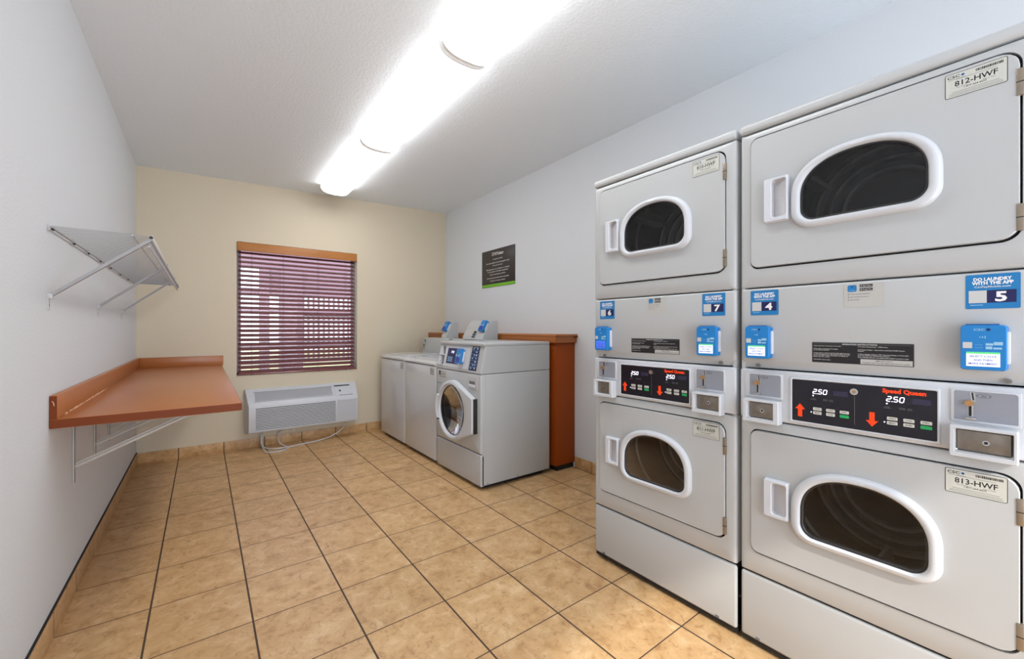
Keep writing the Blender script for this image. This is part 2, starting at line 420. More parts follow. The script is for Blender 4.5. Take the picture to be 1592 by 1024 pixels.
# ================================================================== WALL AIR CONDITIONER
ac = empty('wall_air_conditioner', (.83, YB, .14), 0, 'white through-wall air conditioner mounted under the window', 'air conditioner')
xb0, xb1, xf0, xf1 = .318, 1.352, .343, 1.328; yf = 4.365
def yfa(z):   # profile: (y,z) of casing outline
    return z
prof = [(4.552, .145), (4.395, .165), (yf+.004, .172), (yf, .18), (yf, .405), (yf+.006, .425), (4.50, .548), (4.525, .557), (4.552, .557)]
def acx(y, side):
    t = (4.55-y)/(4.55-yf); t = max(0, min(1, t))
    return (xb0+(xf0-xb0)*t) if side == 0 else (xb1+(xf1-xb1)*t)
mb = MB(); mb.loft([[(acx(y,0)+.006, y+.002, z) for y, z in [(min(p[0],4.552), p[1]) for p in prof]], [(acx(y,0), y, z) for y, z in prof]][::1], 'plastic_white', True, False)
mb.loft([[(acx(y,0), y, z) for y, z in prof], [(acx(y,1), y, z) for y, z in prof]], 'plastic_white', True, True)
wparent(mb.build('casing'), ac)
# sloped top: discharge grille (dark) with fine vanes, control lid
sl0 = Vector((0, yf+.006, .425)); sl1 = Vector((0, 4.50, .548)); sd = (sl1-sl0); sn = Vector((0, -sd.z, sd.y)).normalized()
def sp_(x, t, d): p = sl0+sd*t+sn*d; return (x, p.y, p.z)
mb = MB(); x0, x1 = .40, 1.085
mb.add([sp_(x0,.22,.0008), sp_(x1,.22,.0008), sp_(x1,.86,.0008), sp_(x0,.86,.0008)], [(0,1,2,3)], 'grille_mid')
for k in range(69):
    x = x0+(x1-x0)*k/68; mb.add([sp_(x-.0016,.22,.001), sp_(x+.0016,.22,.001), sp_(x+.0016,.86,.001), sp_(x-.0016,.86,.001), sp_(x-.0016,.24,.006), sp_(x+.0016,.24,.006), sp_(x+.0016,.84,.006), sp_(x-.0016,.84,.006)],
        [(4,5,6,7),(0,4,7,3),(1,2,6,5),(0,1,5,4),(3,7,6,2)], 'reveal')
for t0, t1 in ((.20, .23), (.85, .88)):
    mb.add([sp_(x0-.012,t0,.0), sp_(x1+.012,t0,.0), sp_(x1+.012,t1,.0), sp_(x0-.012,t1,.0), sp_(x0-.012,t0,.008), sp_(x1+.012,t0,.008), sp_(x1+.012,t1,.008), sp_(x0-.012,t1,.008)], [(4,5,6,7),(0,1,5,4),(3,7,6,2),(0,4,7,3),(1,2,6,5)], 'plastic_white')
wparent(mb.build('discharge_grille'), ac)
mb = MB()
mb.add([sp_(1.115,.16,.003), sp_(1.285,.16,.003), sp_(1.285,.82,.003), sp_(1.115,.82,.003), sp_(1.112,.15,0), sp_(1.288,.15,0), sp_(1.288,.83,0), sp_(1.112,.83,0)], [(0,1,2,3),(4,5,1,0),(5,6,2,1),(6,7,3,2),(7,4,0,3)], 'plastic_white')
mb.add([sp_(1.118,.84,.002), sp_(1.275,.84,.002), sp_(1.275,.92,.002), sp_(1.118,.92,.002)], [(0,1,2,3)], 'ink')
mb.add([sp_(1.15,.15,.004), sp_(1.285,.15,.004), sp_(1.285,.18,.004), sp_(1.15,.18,.004)], [(0,1,2,3)], 'grille_dark')
mb.add([sp_(1.165+.010*math.cos(a), .50+.07*math.sin(a), .0035) for a in [2*PI*k/12 for k in range(12)]], [tuple(range(12))], 'ink')
wparent(mb.build('control_panel'), ac)
mb = MB(); mb.box(.40, 1.105, yf-.0010, yf+.002, .19, .398, 'grille_dark'); nl = 14
for k in range(nl+1):
    z = .19+(.208)*k/nl; mb.box(.398, 1.107, yf-.006, yf, z-.0045, z+.0045, 'plastic_white', .002, 1)
wparent(mb.build('intake_louver'), ac)
mb = MB(); mb.box(1.13, 1.315, yf-.0012, yf+.002, .20, .398, 'grille_mid')
for k in range(nl+1):
    z = .20+.198*k/nl; mb.box(1.128, 1.317, yf-.004, yf, z-.0055, z+.0055, 'plastic_white', .0015, 1)
wparent(mb.build('filter_grille'), ac)
def bez(pts, n=10):
    out = []; P_ = [Vector(p) for p in pts]; P_ = [P_[0]]+P_+[P_[-1]]
    for i in range(1, len(P_)-2):
        for k in range(n):
            t = k/n; a, b_, c_, d = P_[i-1], P_[i], P_[i+1], P_[i+2]
            out.append(.5*((2*b_)+(-a+c_)*t+(2*a-5*b_+4*c_-d)*t*t+(-a+3*b_-3*c_+d)*t**3))
    out.append(P_[-2]); return [tuple(p) for p in out]
cordp = [(1.25, 4.48, .18), (1.24, 4.48, .13), (1.18, 4.46, .07), (1.07, 4.43, .025), (.94, 4.40, .008), (.80, 4.37, .007), (.66, 4.33, .007), (.55, 4.33, .009), (.48, 4.40, .014), (.46, 4.47, .04), (.465, 4.50, .10), (.48, 4.50, .15)]
cord2 = [(.455, 4.50, .13), (.45, 4.46, .06), (.46, 4.38, .012), (.47, 4.27, .007), (.54, 4.22, .007), (.62, 4.25, .007), (.66, 4.31, .009), (.64, 4.37, .012), (.60, 4.45, .04), (.60, 4.51, .10), (.63, 4.53, .127)]
wparent(MB().tube(bez(cordp), .0055, 'plastic_white', 8).tube(bez(cord2), .0055, 'plastic_white', 8).build('power_cord'), ac)
mb = MB(); mb.box(.61, .76, YB-.007, YB, .098, .155, 'ivory', .003)
for x in (.655, .715):
    mb.box(x-.02, x+.02, YB-.009, YB-.005, .108, .146, 'ivory', .004)
    for dz in (-.007, .007): mb.box(x-.008, x+.002, YB-.0095, YB-.008, .127+dz-.001, .127+dz+.001, 'outlet_hole')
    mb.disc(x+.011, .127, .003, YB-.0095, YB-.008, 'outlet_hole', 8)
tag(mb.build('wall_outlet'), 'small ivory duplex wall outlet below the air conditioner, above the floor tile', 'outlet')

# ================================================================== FOLDING COUNTER
ct = empty('wall_counter', (XL, 3.3, .78), 0, 'orange laminate wall counter in the corner under the wire shelf', 'counter')
cy0, cx1 = 2.15, .142
wparent(MB().box(XL+.001, cx1, cy0, YB-.001, .767, .802, 'laminate', .003).box(XL+.002, cx1+.001, cy0-.001, cy0, .769, .800, 'laminate_shaded').box(cx1, cx1+.001, cy0, YB-.002, .769, .800, 'laminate_shaded').build('countertop'), ct)
mb = MB().box(XL+.001, XL+.022, cy0+.001, YB-.001, .802, .888, 'laminate', .002).box(XL+.002, XL+.021, cy0, cy0+.001, .802, .886, 'laminate_shaded').box(XL+.021, XL+.0225, cy0+.25, cy0+.95, .8018, .8033, 'chip')
wparent(MB().box(XL+.022, .155, YB-.022, YB-.001, .802, .888, 'laminate', .002).build('backsplash'), ct)
rs = random.Random(5); bsl = mb
for k in range(26):     # chipped laminate along the joint
    y = cy0+.1+rs.random()*.75; l = .01+rs.random()*.03; mb.box(XL+.0205, XL+.0235+rs.random()*.002, y, y+l, .8015, .8035+rs.random()*.004, 'chip')
mb.tube([(XL+.008, cy0-.001, .868), (XL+.012, cy0-.001, .862), (XL+.014, cy0-.001, .85)], .0012, 'chip', 4)
wparent(mb.build('backsplash'), ct)
for y in (2.487, 2.909, 3.296, 3.95):
    mb = MB()
    mb.box(XL+.001, XL+.006, y-.011, y+.011, .472, .767, 'bracket', .001)
    mb.box(XL+.001, XL+.009, y-.0035, y-.002, .472, .767, 'ink_grey')
    for z in (.49, .51, .75): mb.add([(XL+.0065, y+.004*math.cos(a), z+.004*math.sin(a)) for a in [2*PI*k/8 for k in range(8)]], [tuple(range(8))], 'gap')
    mb.box(XL+.001, .06, y-.011, y+.011, .762, .7665, 'bracket', .001)
    a = Vector((XL+.005, y, .543)); b_ = Vector((.045, y, .764)); d = (b_-a).normalized(); nrm = Vector((-d.z, 0, d.x))
    for hh, ww in ((.010, .0025), (.0015, .011)):
        L_ = []
        for p in (a, b_):
            L_.append([tuple(p+nrm*s1*hh+Vector((0, s2*ww, 0))) for s1, s2 in ((-1,-1),(1,-1),(1,1),(-1,1))])
        mb.loft(L_, 'bracket', True, True)
    wparent(mb.build('bracket'), ct)

# ================================================================== WIRE SHELF
sh = empty('wire_shelf', (XL, 3.25, 1.5), 0, 'white wire shelf with slanted braces on the left wall above the orange counter', 'shelf')
ya, yb_ = 2.13, 4.42
mb = MB(); zt = 1.500; xo = -.172
for k in range(91):
    y = ya+(yb_-ya)*k/90
    mb.tube([(XL+.008, y, zt), (-.22, y, zt), (xo-.004, y, zt-.002), (xo, y, zt-.008), (xo, y, zt-.040)], .0012, 'wire_grey', 5)
wparent(mb.build('wire_deck'), sh)
mb = MB()
for x, z, r_ in ((XL+.010, zt-.004, .0034), (-.222, zt-.004, .0030),): mb.tube([(x, ya-.005, z), (x, yb_+.005, z)], r_, 'wire_grey' if x < -.4 else 'wire_white', 8)
mb.tube([(xo, ya-.004, zt-.042), (xo, yb_+.004, zt-.042)], .0032, 'wire_white', 8)
wparent(mb.build('support_rod'), sh)
wparent(MB().box(xo+.002, xo+.010, ya, yb_, zt-.016, zt+.004, 'wire_white', .002).build('front_bar'), sh)
for y in (2.137, 2.988, 3.764):
    mb = MB(); a = Vector((XL+.008, y, 1.252)); b_ = Vector((xo+.004, y, zt-.014)); d = (b_-a).normalized(); nrm = Vector((-d.z, 0, d.x))
    L_ = [[tuple(p+nrm*s1*.0055+Vector((0, s2*.009, 0))) for s1, s2 in ((-1,-1),(1,-1),(1,1),(-1,1))] for p in (a, b_)]
    mb.loft(L_, 'wire_grey', True, True)
    mb.box(XL, XL+.004, y-.009, y+.009, 1.198, 1.258, 'wire_white', .0015)
    mb.box(XL+.003, XL+.014, y-.0095, y+.0095, 1.240, 1.258, 'wire_white', .002)
    mb.add([(XL+.0045, y+.0035*math.cos(t), 1.216+.0035*math.sin(t)) for t in [2*PI*k/8 for k in range(8)]], [tuple(range(8))], 'gap')
    mb.disc(xo+.006, zt-.006, .006, y-.012, y-.008, 'rubber', 10)
    wparent(mb.build('brace'), sh)
for k, y in enumerate((2.14, 2.45, 2.72, 3.0, 3.3, 3.65, 4.0, 4.38)):
    wparent(MB().box(XL, XL+.012, y-.007, y+.007, zt-.014, zt+.010, 'wire_white', .002).disc(XL+.012, zt-.010, .004, y-.008, y+.008, 'rubber', 8).build('wall_clip'), sh)

# ================================================================== CEILING LIGHTS
for i, (y0, y1) in enumerate(((.515, 1.750), (1.755, 2.990), (2.995, 4.235))):
    xc = 1.063; zt = zc(xc)-.004
    lab = ('long glowing ceiling light nearest the camera, cut by the top of the frame', 'middle glowing ceiling light of the row of three', 'glowing ceiling light farthest away, nearest the window')[i]
    lt = empty('ceiling_light', (xc, (y0+y1)/2, zt), 0, lab, 'ceiling light', 'ceiling lights in a row')
    wparent(MB().box(xc-.115, xc+.115, y0+.012, y1-.012, zt-.022, zc(xc-.115)-.0005, 'plastic_white', .004).build('housing'), lt)
    def sec(k, y, sc):  # lens cross-section: wide at the ceiling, softly squared bottom
        pts = []
        for j in range(25):
            a = PI+PI*j/24; e = 2.6
            ca, sa = math.cos(a), math.sin(a)
            pts.append((xc+.134*sc*math.copysign(abs(ca)**(2/e), ca), y, zt-.014-.068*(.35+.65*sc)*abs(sa)**(2/e)))
        return pts
    ya_, yb2 = y0+.018, y1-.018
    wparent(MB().loft([sec(0, ya_, 1), sec(0, yb2, 1)], 'lens', True, True).build('lens'), lt)
    for q, dq in ((ya_, -1), (yb2, 1)):
        L_ = [sec(0, q+dq*d_, k_) for d_, k_ in ((0, 1), (.006, .99), (.011, .95), (.015, .87), (.016, .8))]
        wparent(MB().loft(L_, 'lens_end', False, True).build('end_cap'), lt)

# ================================================================== SIGN ON THE RIGHT WALL
sg = tag(empty('wall_sign', (XR, 3.43, 1.57), -PI/2, 'dark notice sign with white text and a green bottom stripe on the right wall', 'sign'))
SM = Matrix.Translation((0, 0, 0))
mb = MB(); wS = .578   # local: x to the viewer's right, -y out of the wall
mb.box(-wS/2, wS/2, -.006, -.0005, .034, .393, 'sign_dark', .001).box(-wS/2, wS/2, -.006, -.0005, .004, .034, 'sign_green', .001)
y = -.0066
mb.text('STAYclean', 0, .330, .034, y, 'text_white', 'C', .012, wfit=.20)
for k, (t, wd) in enumerate((('To quiet our life', .17), ('Be responsible for items damaged or lost', .40), ('Do it your own way', .17), ('Management is not liable or at fault', .40), ('or for guests or laundry equipment', .36), ('Start of operating is machine', .27), ('No contact personal laundry unattended', .38), ('To place or items in washer', .27))):
    z = (.286, .249, .221, .183, .158, .128, .092, .062)[k]
    mb.text(t, 0, z, .0115, y, 'text_white', 'C', .012, wfit=wd)
mb.build('sign_board', sg)

# ================================================================== LAMINATE CHASE BEHIND THE WASHERS
ch = empty('laminate_ledge', (2.35, 3.45, 0), 0, 'orange laminate half-height ledge along the right wall behind the washers', 'ledge')
wparent(MB().box(2.262, XR-.001, 2.352, YB-.002, .045, 1.03, 'laminate_side_shaded', .002).box(2.29, XR-.001, 2.37, YB-.002, 0, .045, 'gap').build('body_panel'), ch)
wparent(MB().box(2.239, XR-.001, 2.330, YB-.002, 1.022, 1.074, 'laminate_cap_shaded', .002).box(2.235, XR-.0005, 2.322, YB-.002, 1.074, 1.090, 'laminate', .002).box(XR-.03, XR-.0005, 2.3195, 2.33, 1.06, 1.076, 'laminate_shaded').build('top_cap'), ch)

# ================================================================== SHARED APPLIANCE PARTS   (local: x right, -y towards the viewer, z up)
SCR = {'w': 'screen', 'b': 'screen_blue', None: 'screen_dim'}
def card_reader(parent, x0, z0, screen=True, yb=0.0, T=None, flip=False):
    """blue card reader, .074 wide x .111 high, standing .034 off its panel"""
    W, H = .074, .111
    mb = MB(); mb.T = T
    o0 = rrect(x0, x0+W, z0, z0+H, .007, 6)
    def sc(o, k): c = (x0+W/2, z0+H/2); return [(c[0]+(p[0]-c[0])*k, c[1]+(p[1]-c[1])*k) for p in o]
    mb.loft([at(sc(o0, .96), yb-.012), at(o0, yb-.015), at(o0, yb-.030), at(sc(o0, .965), yb-.034)], 'blue', True, True)
    mb.box(x0+.008, x0+W-.012, yb-.028, yb-.010, z0+H-.001, z0+H+.003, 'blue_dark', .001)
    mb.box(x0+W-.008, x0+W+.001, yb-.012, yb, z0+H*.82, z0+H*.97, 'blue', .002).box(x0+W-.008, x0+W+.001, yb-.012, yb, z0+H*.03, z0+H*.16, 'blue', .002)
    r = mb.build('card_reader', parent)
    mb = MB(); mb.T = T; mb.box(x0+.005, x0+W+.0045, yb-.014, yb, z0+.016, z0+H-.016, 'plastic_white', .003).build('mounting_bracket', r)
    y = yb-.0346; mb = MB(); mb.T = T
    mb.text('CSC', x0+W*.30, z0+H*.875, .0055, y, 'text_soft', 'L', .02, 1.3).disc(x0+W*.62, z0+H*.90, .0032, y, y-.0002, 'navy', 10)
    for k in range(3): mb.quad(x0+W*.43+k*.004, x0+W*.43+k*.004+.0015, z0+H*.72-.001*k, z0+H*.72+.003+.001*k, y, 'text_soft')
    mb.quad(x0+W*.06, x0+W*.27, z0+H*.485, z0+H*.62, y, 'qr_blank')
    for a, b_, c_, d in ((.56, .72, .55, .60), (.73, .92, .56, .63), (.56, .70, .47, .53), (.72, .90, .47, .51), (.33, .50, .50, .505), (.33, .50, .56, .565)): mb.quad(x0+W*a, x0+W*b_, z0+H*c_, z0+H*d, y, 'text_soft')
    mb.build('reader_marking', r)
    mb = MB(); mb.T = T
    mb.quad(x0+W*.135, x0+W*.865, z0+H*.085, z0+H*.405, y, SCR[screen])
    mb.quad(x0+W*.135, x0+W*.865, z0+H*.365, z0+H*.405, y-.0002, 'screen_green' if screen == 'w' else SCR[screen])
    for k, t in enumerate(('SELECT CYCLE', 'AND THEN', 'MAKE PAYMENT')):
        mb.text(t, x0+W*.5, z0+H*(.285-.080*k), .0050, y-.0003, 'screen_text', 'C', .015, wfit=W*(.58, .40, .62)[k])
    mb.build('reader_screen', r); return r

def num_sticker(parent, n, x0, z0, W=.087, H=.086):
    y = -.0007; mb = MB(); c = rrect(x0, x0+W, z0, z0+H, .003, 4)
    mb.poly(c, y, 'sticker_blue'); y -= .0003
    mb.text('DO LAUNDRY', x0+W/2, z0+H*.81, .0080, y, 'text_white', 'C', .04, wfit=W*.70)
    mb.text('WITH THE APP', x0+W/2, z0+H*.70, .0080, y, 'text_white', 'C', .04, wfit=W*.76)
    mb.text('CscPayMobile.com', x0+W/2, z0+H*.61, .0048, y, 'text_white', 'C', .005, wfit=W*.66)
    mb.quad(x0+W*.06, x0+W*.93, z0+H*.17, z0+H*.53, y, 'navy')
    mb.quad(x0+W*.06, x0+W*.40, z0+H*.17, z0+H*.53, y-.0002, 'qr_blank')
    mb.quad(x0+W*.09, x0+W*.33, z0+H*.10, z0+H*.118, y, 'text_soft')
    mb.text(n, x0+W*.66, z0+H*.215, .0235, y-.0002, 'text_white', 'C', .035, 1.25)
    mb.build('number_sticker', parent)

def id_label(parent, t, x0, z0, W=.103, H=.062, y=-.0007):
    mb = MB(); c = (x0+W/2, z0+H/2)
    mb.poly(rrect(x0, x0+W, z0, z0+H, .004, 4), y, 'ink')
    mb.poly(rrect(x0+.0012, x0+W-.0012, z0+.0012, z0+H-.0012, .003, 4), y-.0002, 'label_pale'); y -= .0004
    mb.text('CSC', x0+W*.04, z0+H*.80, .0068, y, 'ink', 'L', .02, wfit=W*.21).disc(x0+W*.30, z0+H*.855, .0030, y, y-.0001, 'blue_dark', 8)
    mb.quad(x0+W*.05, x0+W*.35, z0+H*.74, z0+H*.755, y, 'ink_grey')
    rs = random.Random(len(t)*7); xx = x0+W*.51
    while xx < x0+W*.94:
        q = .0008+.0016*rs.random(); mb.quad(xx, xx+q, z0+H*.80, z0+H*.90, y, 'ink'); xx += q+.0006+.0006*rs.random()
    mb.quad(x0+W*.18, x0+W*.83, z0+H*.715, z0+H*.728, y, 'ink_grey')
    mb.text(t, x0+W*.51, z0+H*.44, .0135, y, 'ink', 'C', .012, wfit=W*.69)
    mb.text('For Service', x0+W*.2, z0+H*.36, .0025, y, 'ink', 'L', 0, wfit=W*.18); mb.text('Call or Text', x0+W*.62, z0+H*.36, .0025, y, 'ink', 'L', 0, wfit=W*.2)
    mb.text('1-877-264-6622', x0+W*.5, z0+H*.29, .0042, y, 'ink', 'C', .005, wfit=W*.36)
    mb.quad(x0+W*.12, x0+W*.88, z0+H*.20, z0+H*.215, y, 'ink_grey').quad(x0+W*.08, x0+W*.92, z0+H*.13, z0+H*.145, y, 'ink_grey').quad(x0+W*.06, x0+W*.94, z0+H*.07, z0+H*.085, y, 'ink_grey')
    mb.build('id_label', parent)

def arrow(mb, x, z, s, up, y, m):
    w_, h_ = .022*s, .042*s; sg_ = 1 if up else -1
    pts = [(0, h_/2), (w_*.62, h_*.08), (w_*.27, h_*.08), (w_*.27, -h_/2), (-w_*.27, -h_/2), (-w_*.27, h_*.08), (-w_*.62, h_*.08)]
    mb.poly([(x+a, z+sg_*b_) for a, b_ in pts], y, m)

SEG = {'2': 'abged', '5': 'afgcd', '0': 'abcdef', '8': 'abcdefg', '1': 'bc'}
def seg7(mb, ch, x, z, w_, h_, y, m, t=.0019):
    sl = .16
    def bar(a, b_):
        (x0, z0), (x1, z1) = a, b_
        dx, dz = x1-x0, z1-z0; L_ = math.hypot(dx, dz); nx, nz = -dz/L_*t/2, dx/L_*t/2
        p = [(x0+nx, z0+nz), (x1+nx, z1+nz), (x1-nx, z1-nz), (x0-nx, z0-nz)]
        mb.poly([(x+a_+sl*c_, z+c_) for a_, c_ in p], y, m)
    g_ = t*.35
    D = {'a': ((g_, h_), (w_-g_, h_)), 'b': ((w_, h_-g_), (w_, h_/2+g_)), 'c': ((w_, h_/2-g_), (w_, g_)), 'd': ((w_-g_, 0), (g_, 0)), 'e': ((0, g_), (0, h_/2-g_)), 'f': ((0, h_/2+g_), (0, h_-g_)), 'g': ((g_, h_/2), (w_-g_, h_/2))}
    for c_ in SEG[ch]: bar(*D[c_])

def dryer_door(parent, z0, z1, zc0, zc1, zg0, zg1, hz0, hz1, idt, idz, latch_side=True):
    """door slab with dome window ring, glass, cavity, handle, hinges, id label"""
    X0, X1 = .036, .626; xc = .3315; zm = (zc0+zc1)/2-.01; c = (xc, zm)
    R0, R1 = .161, .502; G0, G1 = .191, .472
    N = angs(c, rrect(X0, X1, z0, z1, (.035, .022, .022, .035), 5), dome(R0, R1, zc0, zc1, .056, .105))
    slab_o = lambda d, y: at(resample(rrect(X0+d, X1-d, z0+d, z1-d, (.035, .022, .022, .035)), c, N), y)
    def hole(d, y, a=0): return at(resample(dome(G0-d, G1+d, zg0-d, zg1+d, .036+d*.6, .080), c, N), y)
    def ringo(d, y): return at(resample(dome(R0-d, R1+d, zc0-d, zc1+d, .056+d*.6, .105), c, N), y)
    mb = MB()
    mb.loft([slab_o(0, .012), slab_o(0, -.0035), slab_o(.0015, -.006), ringo(-.012, -.006)], 'enamel')
    mb.loft([ringo(-.012, -.006), hole(.004, -.004)], 'enamel')
    door = mb.build('door', parent)
    mb = MB()     # moulded ring
    mb.loft([ringo(0, -.006), ringo(-.002, -.018), ringo(-.007, -.0235), ringo(-.016, -.025), hole(.009, -.024), hole(.005, -.020), hole(.003, -.008)], 'enamel_trim')
    mb.build('window_ring', door, ang=50)
    mb = MB(); mb.loft([hole(.0035, -.0145), hole(-.001, -.0135), hole(-.003, -.008), hole(-.004, .004)], 'gasket').build('gasket', door)
    MB().poly([(p[0], p[2]) for p in hole(-.001, 0)], -.0085, 'door_glass').build('glass', door)
    # handle: raised plate with scooped recess
    hx0, hx1 = .082, .156; hc = ((hx0+hx1)/2+.012, (hz0+hz1)/2); n = 64
    H = lambda d, y: at(rrect(hx0+d, hx1-d, hz0+d, hz1-d, .005), y)
    S = lambda d, y: at(rrect(hx0+.026+d, hx1-.006-d, hz0+.014+d, hz1-.010-d, .010), y)
    mb = MB(); mb.loft([H(0, -.005), H(.0012, -.021), H(.004, -.025), S(-.002, -.025), S(0, -.022)], 'plastic_white')
    # scoop: deep on the left, rising to the right edge
    s0 = S(0, -.022)
    s1 = [(hc[0]+(p[0]-hc[0])*.9, -.0068-.014*max(0, min(1, (p[0]-hx0-.026)/.042)), hc[1]+(p[2]-hc[1])*.93) for p in s0]
    mb.loft([s0, s1], 'reveal', False, True)
    mb.build('handle', door, ang=40)
    for hz in (z1-.080, z0+.050):
        MB().box(.621, .632, -.008, .004, hz-.032, hz+.032, 'hinge_metal', .001).box(.6205, .6325, -.0085, .003, hz-.001, hz+.001, 'gap').build('hinge', door)
    id_label(door, idt, .505, idz, y=-.0066)
    return door

def drum(parent, zc, x=.3315):
    mb = MB(); n = 48
    ring = lambda r, y: [(x+r*math.cos(2*PI*k/n), y, zc+r*math.sin(2*PI*k/n)) for k in range(n)]
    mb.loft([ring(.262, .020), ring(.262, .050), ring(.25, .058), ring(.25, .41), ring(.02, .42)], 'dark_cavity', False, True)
    o = mb.build('drum', parent)
    mb = MB()
    for rr, yy in ((.135, .395), (.172, .385), (.212, .375)): mb.loft([ring(rr+.010, yy+.03), ring(rr+.006, yy), ring(rr-.006, yy), ring(rr-.010, yy+.03)], 'drum_steel')
    mb.loft([ring(.240, .20), ring(.232, .19), ring(.226, .20)], 'drum_steel')
    for k in range(3):
        a = 2*PI*k/3+.5; ca, sa = math.cos(a), math.sin(a)
        L_ = []
        for y in (.09, .36):
            L_.append([(x+r*ca-t*sa, y, zc+r*sa+t*ca) for r, t in ((.25, -.03), (.19, -.006), (.19, .006), (.25, .03))])
        mb.loft(L_, 'drum_steel', True, True)
    mb.build('drum_baffle', o)
    return o

def coin_unit(parent, x0, x1, z0, z1, px0, px1, pz0, pz1, sx0, sx1, sz0, sz1):
    """anodised coin slide plate above, projecting steel-faced coin box below"""
    mb = MB(); c = ((px0+px1)/2, (pz0+pz1)/2)
    mb.poly(rrect(px0, px1, pz0, pz1, (.006, .004, 0.0005, 0.0005), 4), -.0082, 'coin_plate')
    pw = px1-px0; ox = px0+pw*.24
    y = -.0086
    mb.poly([(ox+.002, pz1-.002), (ox+.010, pz1-.002), (ox+.012, pz1-.026), (ox+.004, pz1-.026)], y, 'chrome')
    mb.poly([(ox+.0045, pz1-.003), (ox+.0075, pz1-.003), (ox+.0095, pz1-.022), (ox+.0065, pz1-.022)], y-.0003, 'ink')
    mb.poly([(ox-.001, pz0+.010), (ox+.008, pz0+.010), (ox+.008, pz0+.040), (ox-.001, pz0+.040)], y, 'chrome')
    mb.poly([(ox, pz0+.011), (ox+.005, pz0+.011), (ox+.005, pz0+.037), (ox, pz0+.037)], y-.0003, 'ink')
    mb.box(ox-.005, ox+.015, -.022, -.008, pz0+.004, pz0+.009, 'chrome', .002).disc(ox+.001, pz0+.044, .0075, -.016, -.008, 'brass', 16)
    n = 20; ex, ez = px0+pw*.48, pz1-.010
    el = lambda k: [(ex+.012*k*math.cos(2*PI*i/n), ez+.0052*k*math.sin(2*PI*i/n)) for i in range(n)]
    mb.poly(el(1), y, 'ink').poly(el(.9), y-.0002, 'coin_plate').text('25¢', ex, ez-.0022, .0042, y-.0004, 'ink', 'C', .01)
    mb.build('coin_slide', parent)
    mb = MB(); c = ((x0+x1)/2, (z0+z1)/2); n = 64
    O = lambda d, y: at(rrect(x0+d, x1-d, z0+d, z1-d, .003), y)
    I = lambda d, y: at(rrect(sx0+d, sx1-d, sz0+d, sz1-d, .002), y)
    mb.loft([O(0, 0), O(0, -.032), O(.002, -.035), I(-.001, -.035), I(0, -.033), I(.001, -.018)], 'enamel_trim')
    mb.loft([I(.001, -.018), I(.004, -.016)], 'chrome')
    box = mb.build('coin_box', parent)
    mb = MB(); mb.box(sx0+.004, sx1-.004, -.0205, -.012, sz0+.005, sz1-.004, 'steel', .001)
    xm, zm = (sx0+sx1)/2+.004, (sz0+sz1)/2; mb.disc(xm, zm, .0062, -.0225, -.020, 'chrome', 16).disc(xm, zm, .0036, -.0230, -.022, 'ink', 12)
    mb.build('coin_box_door', box)

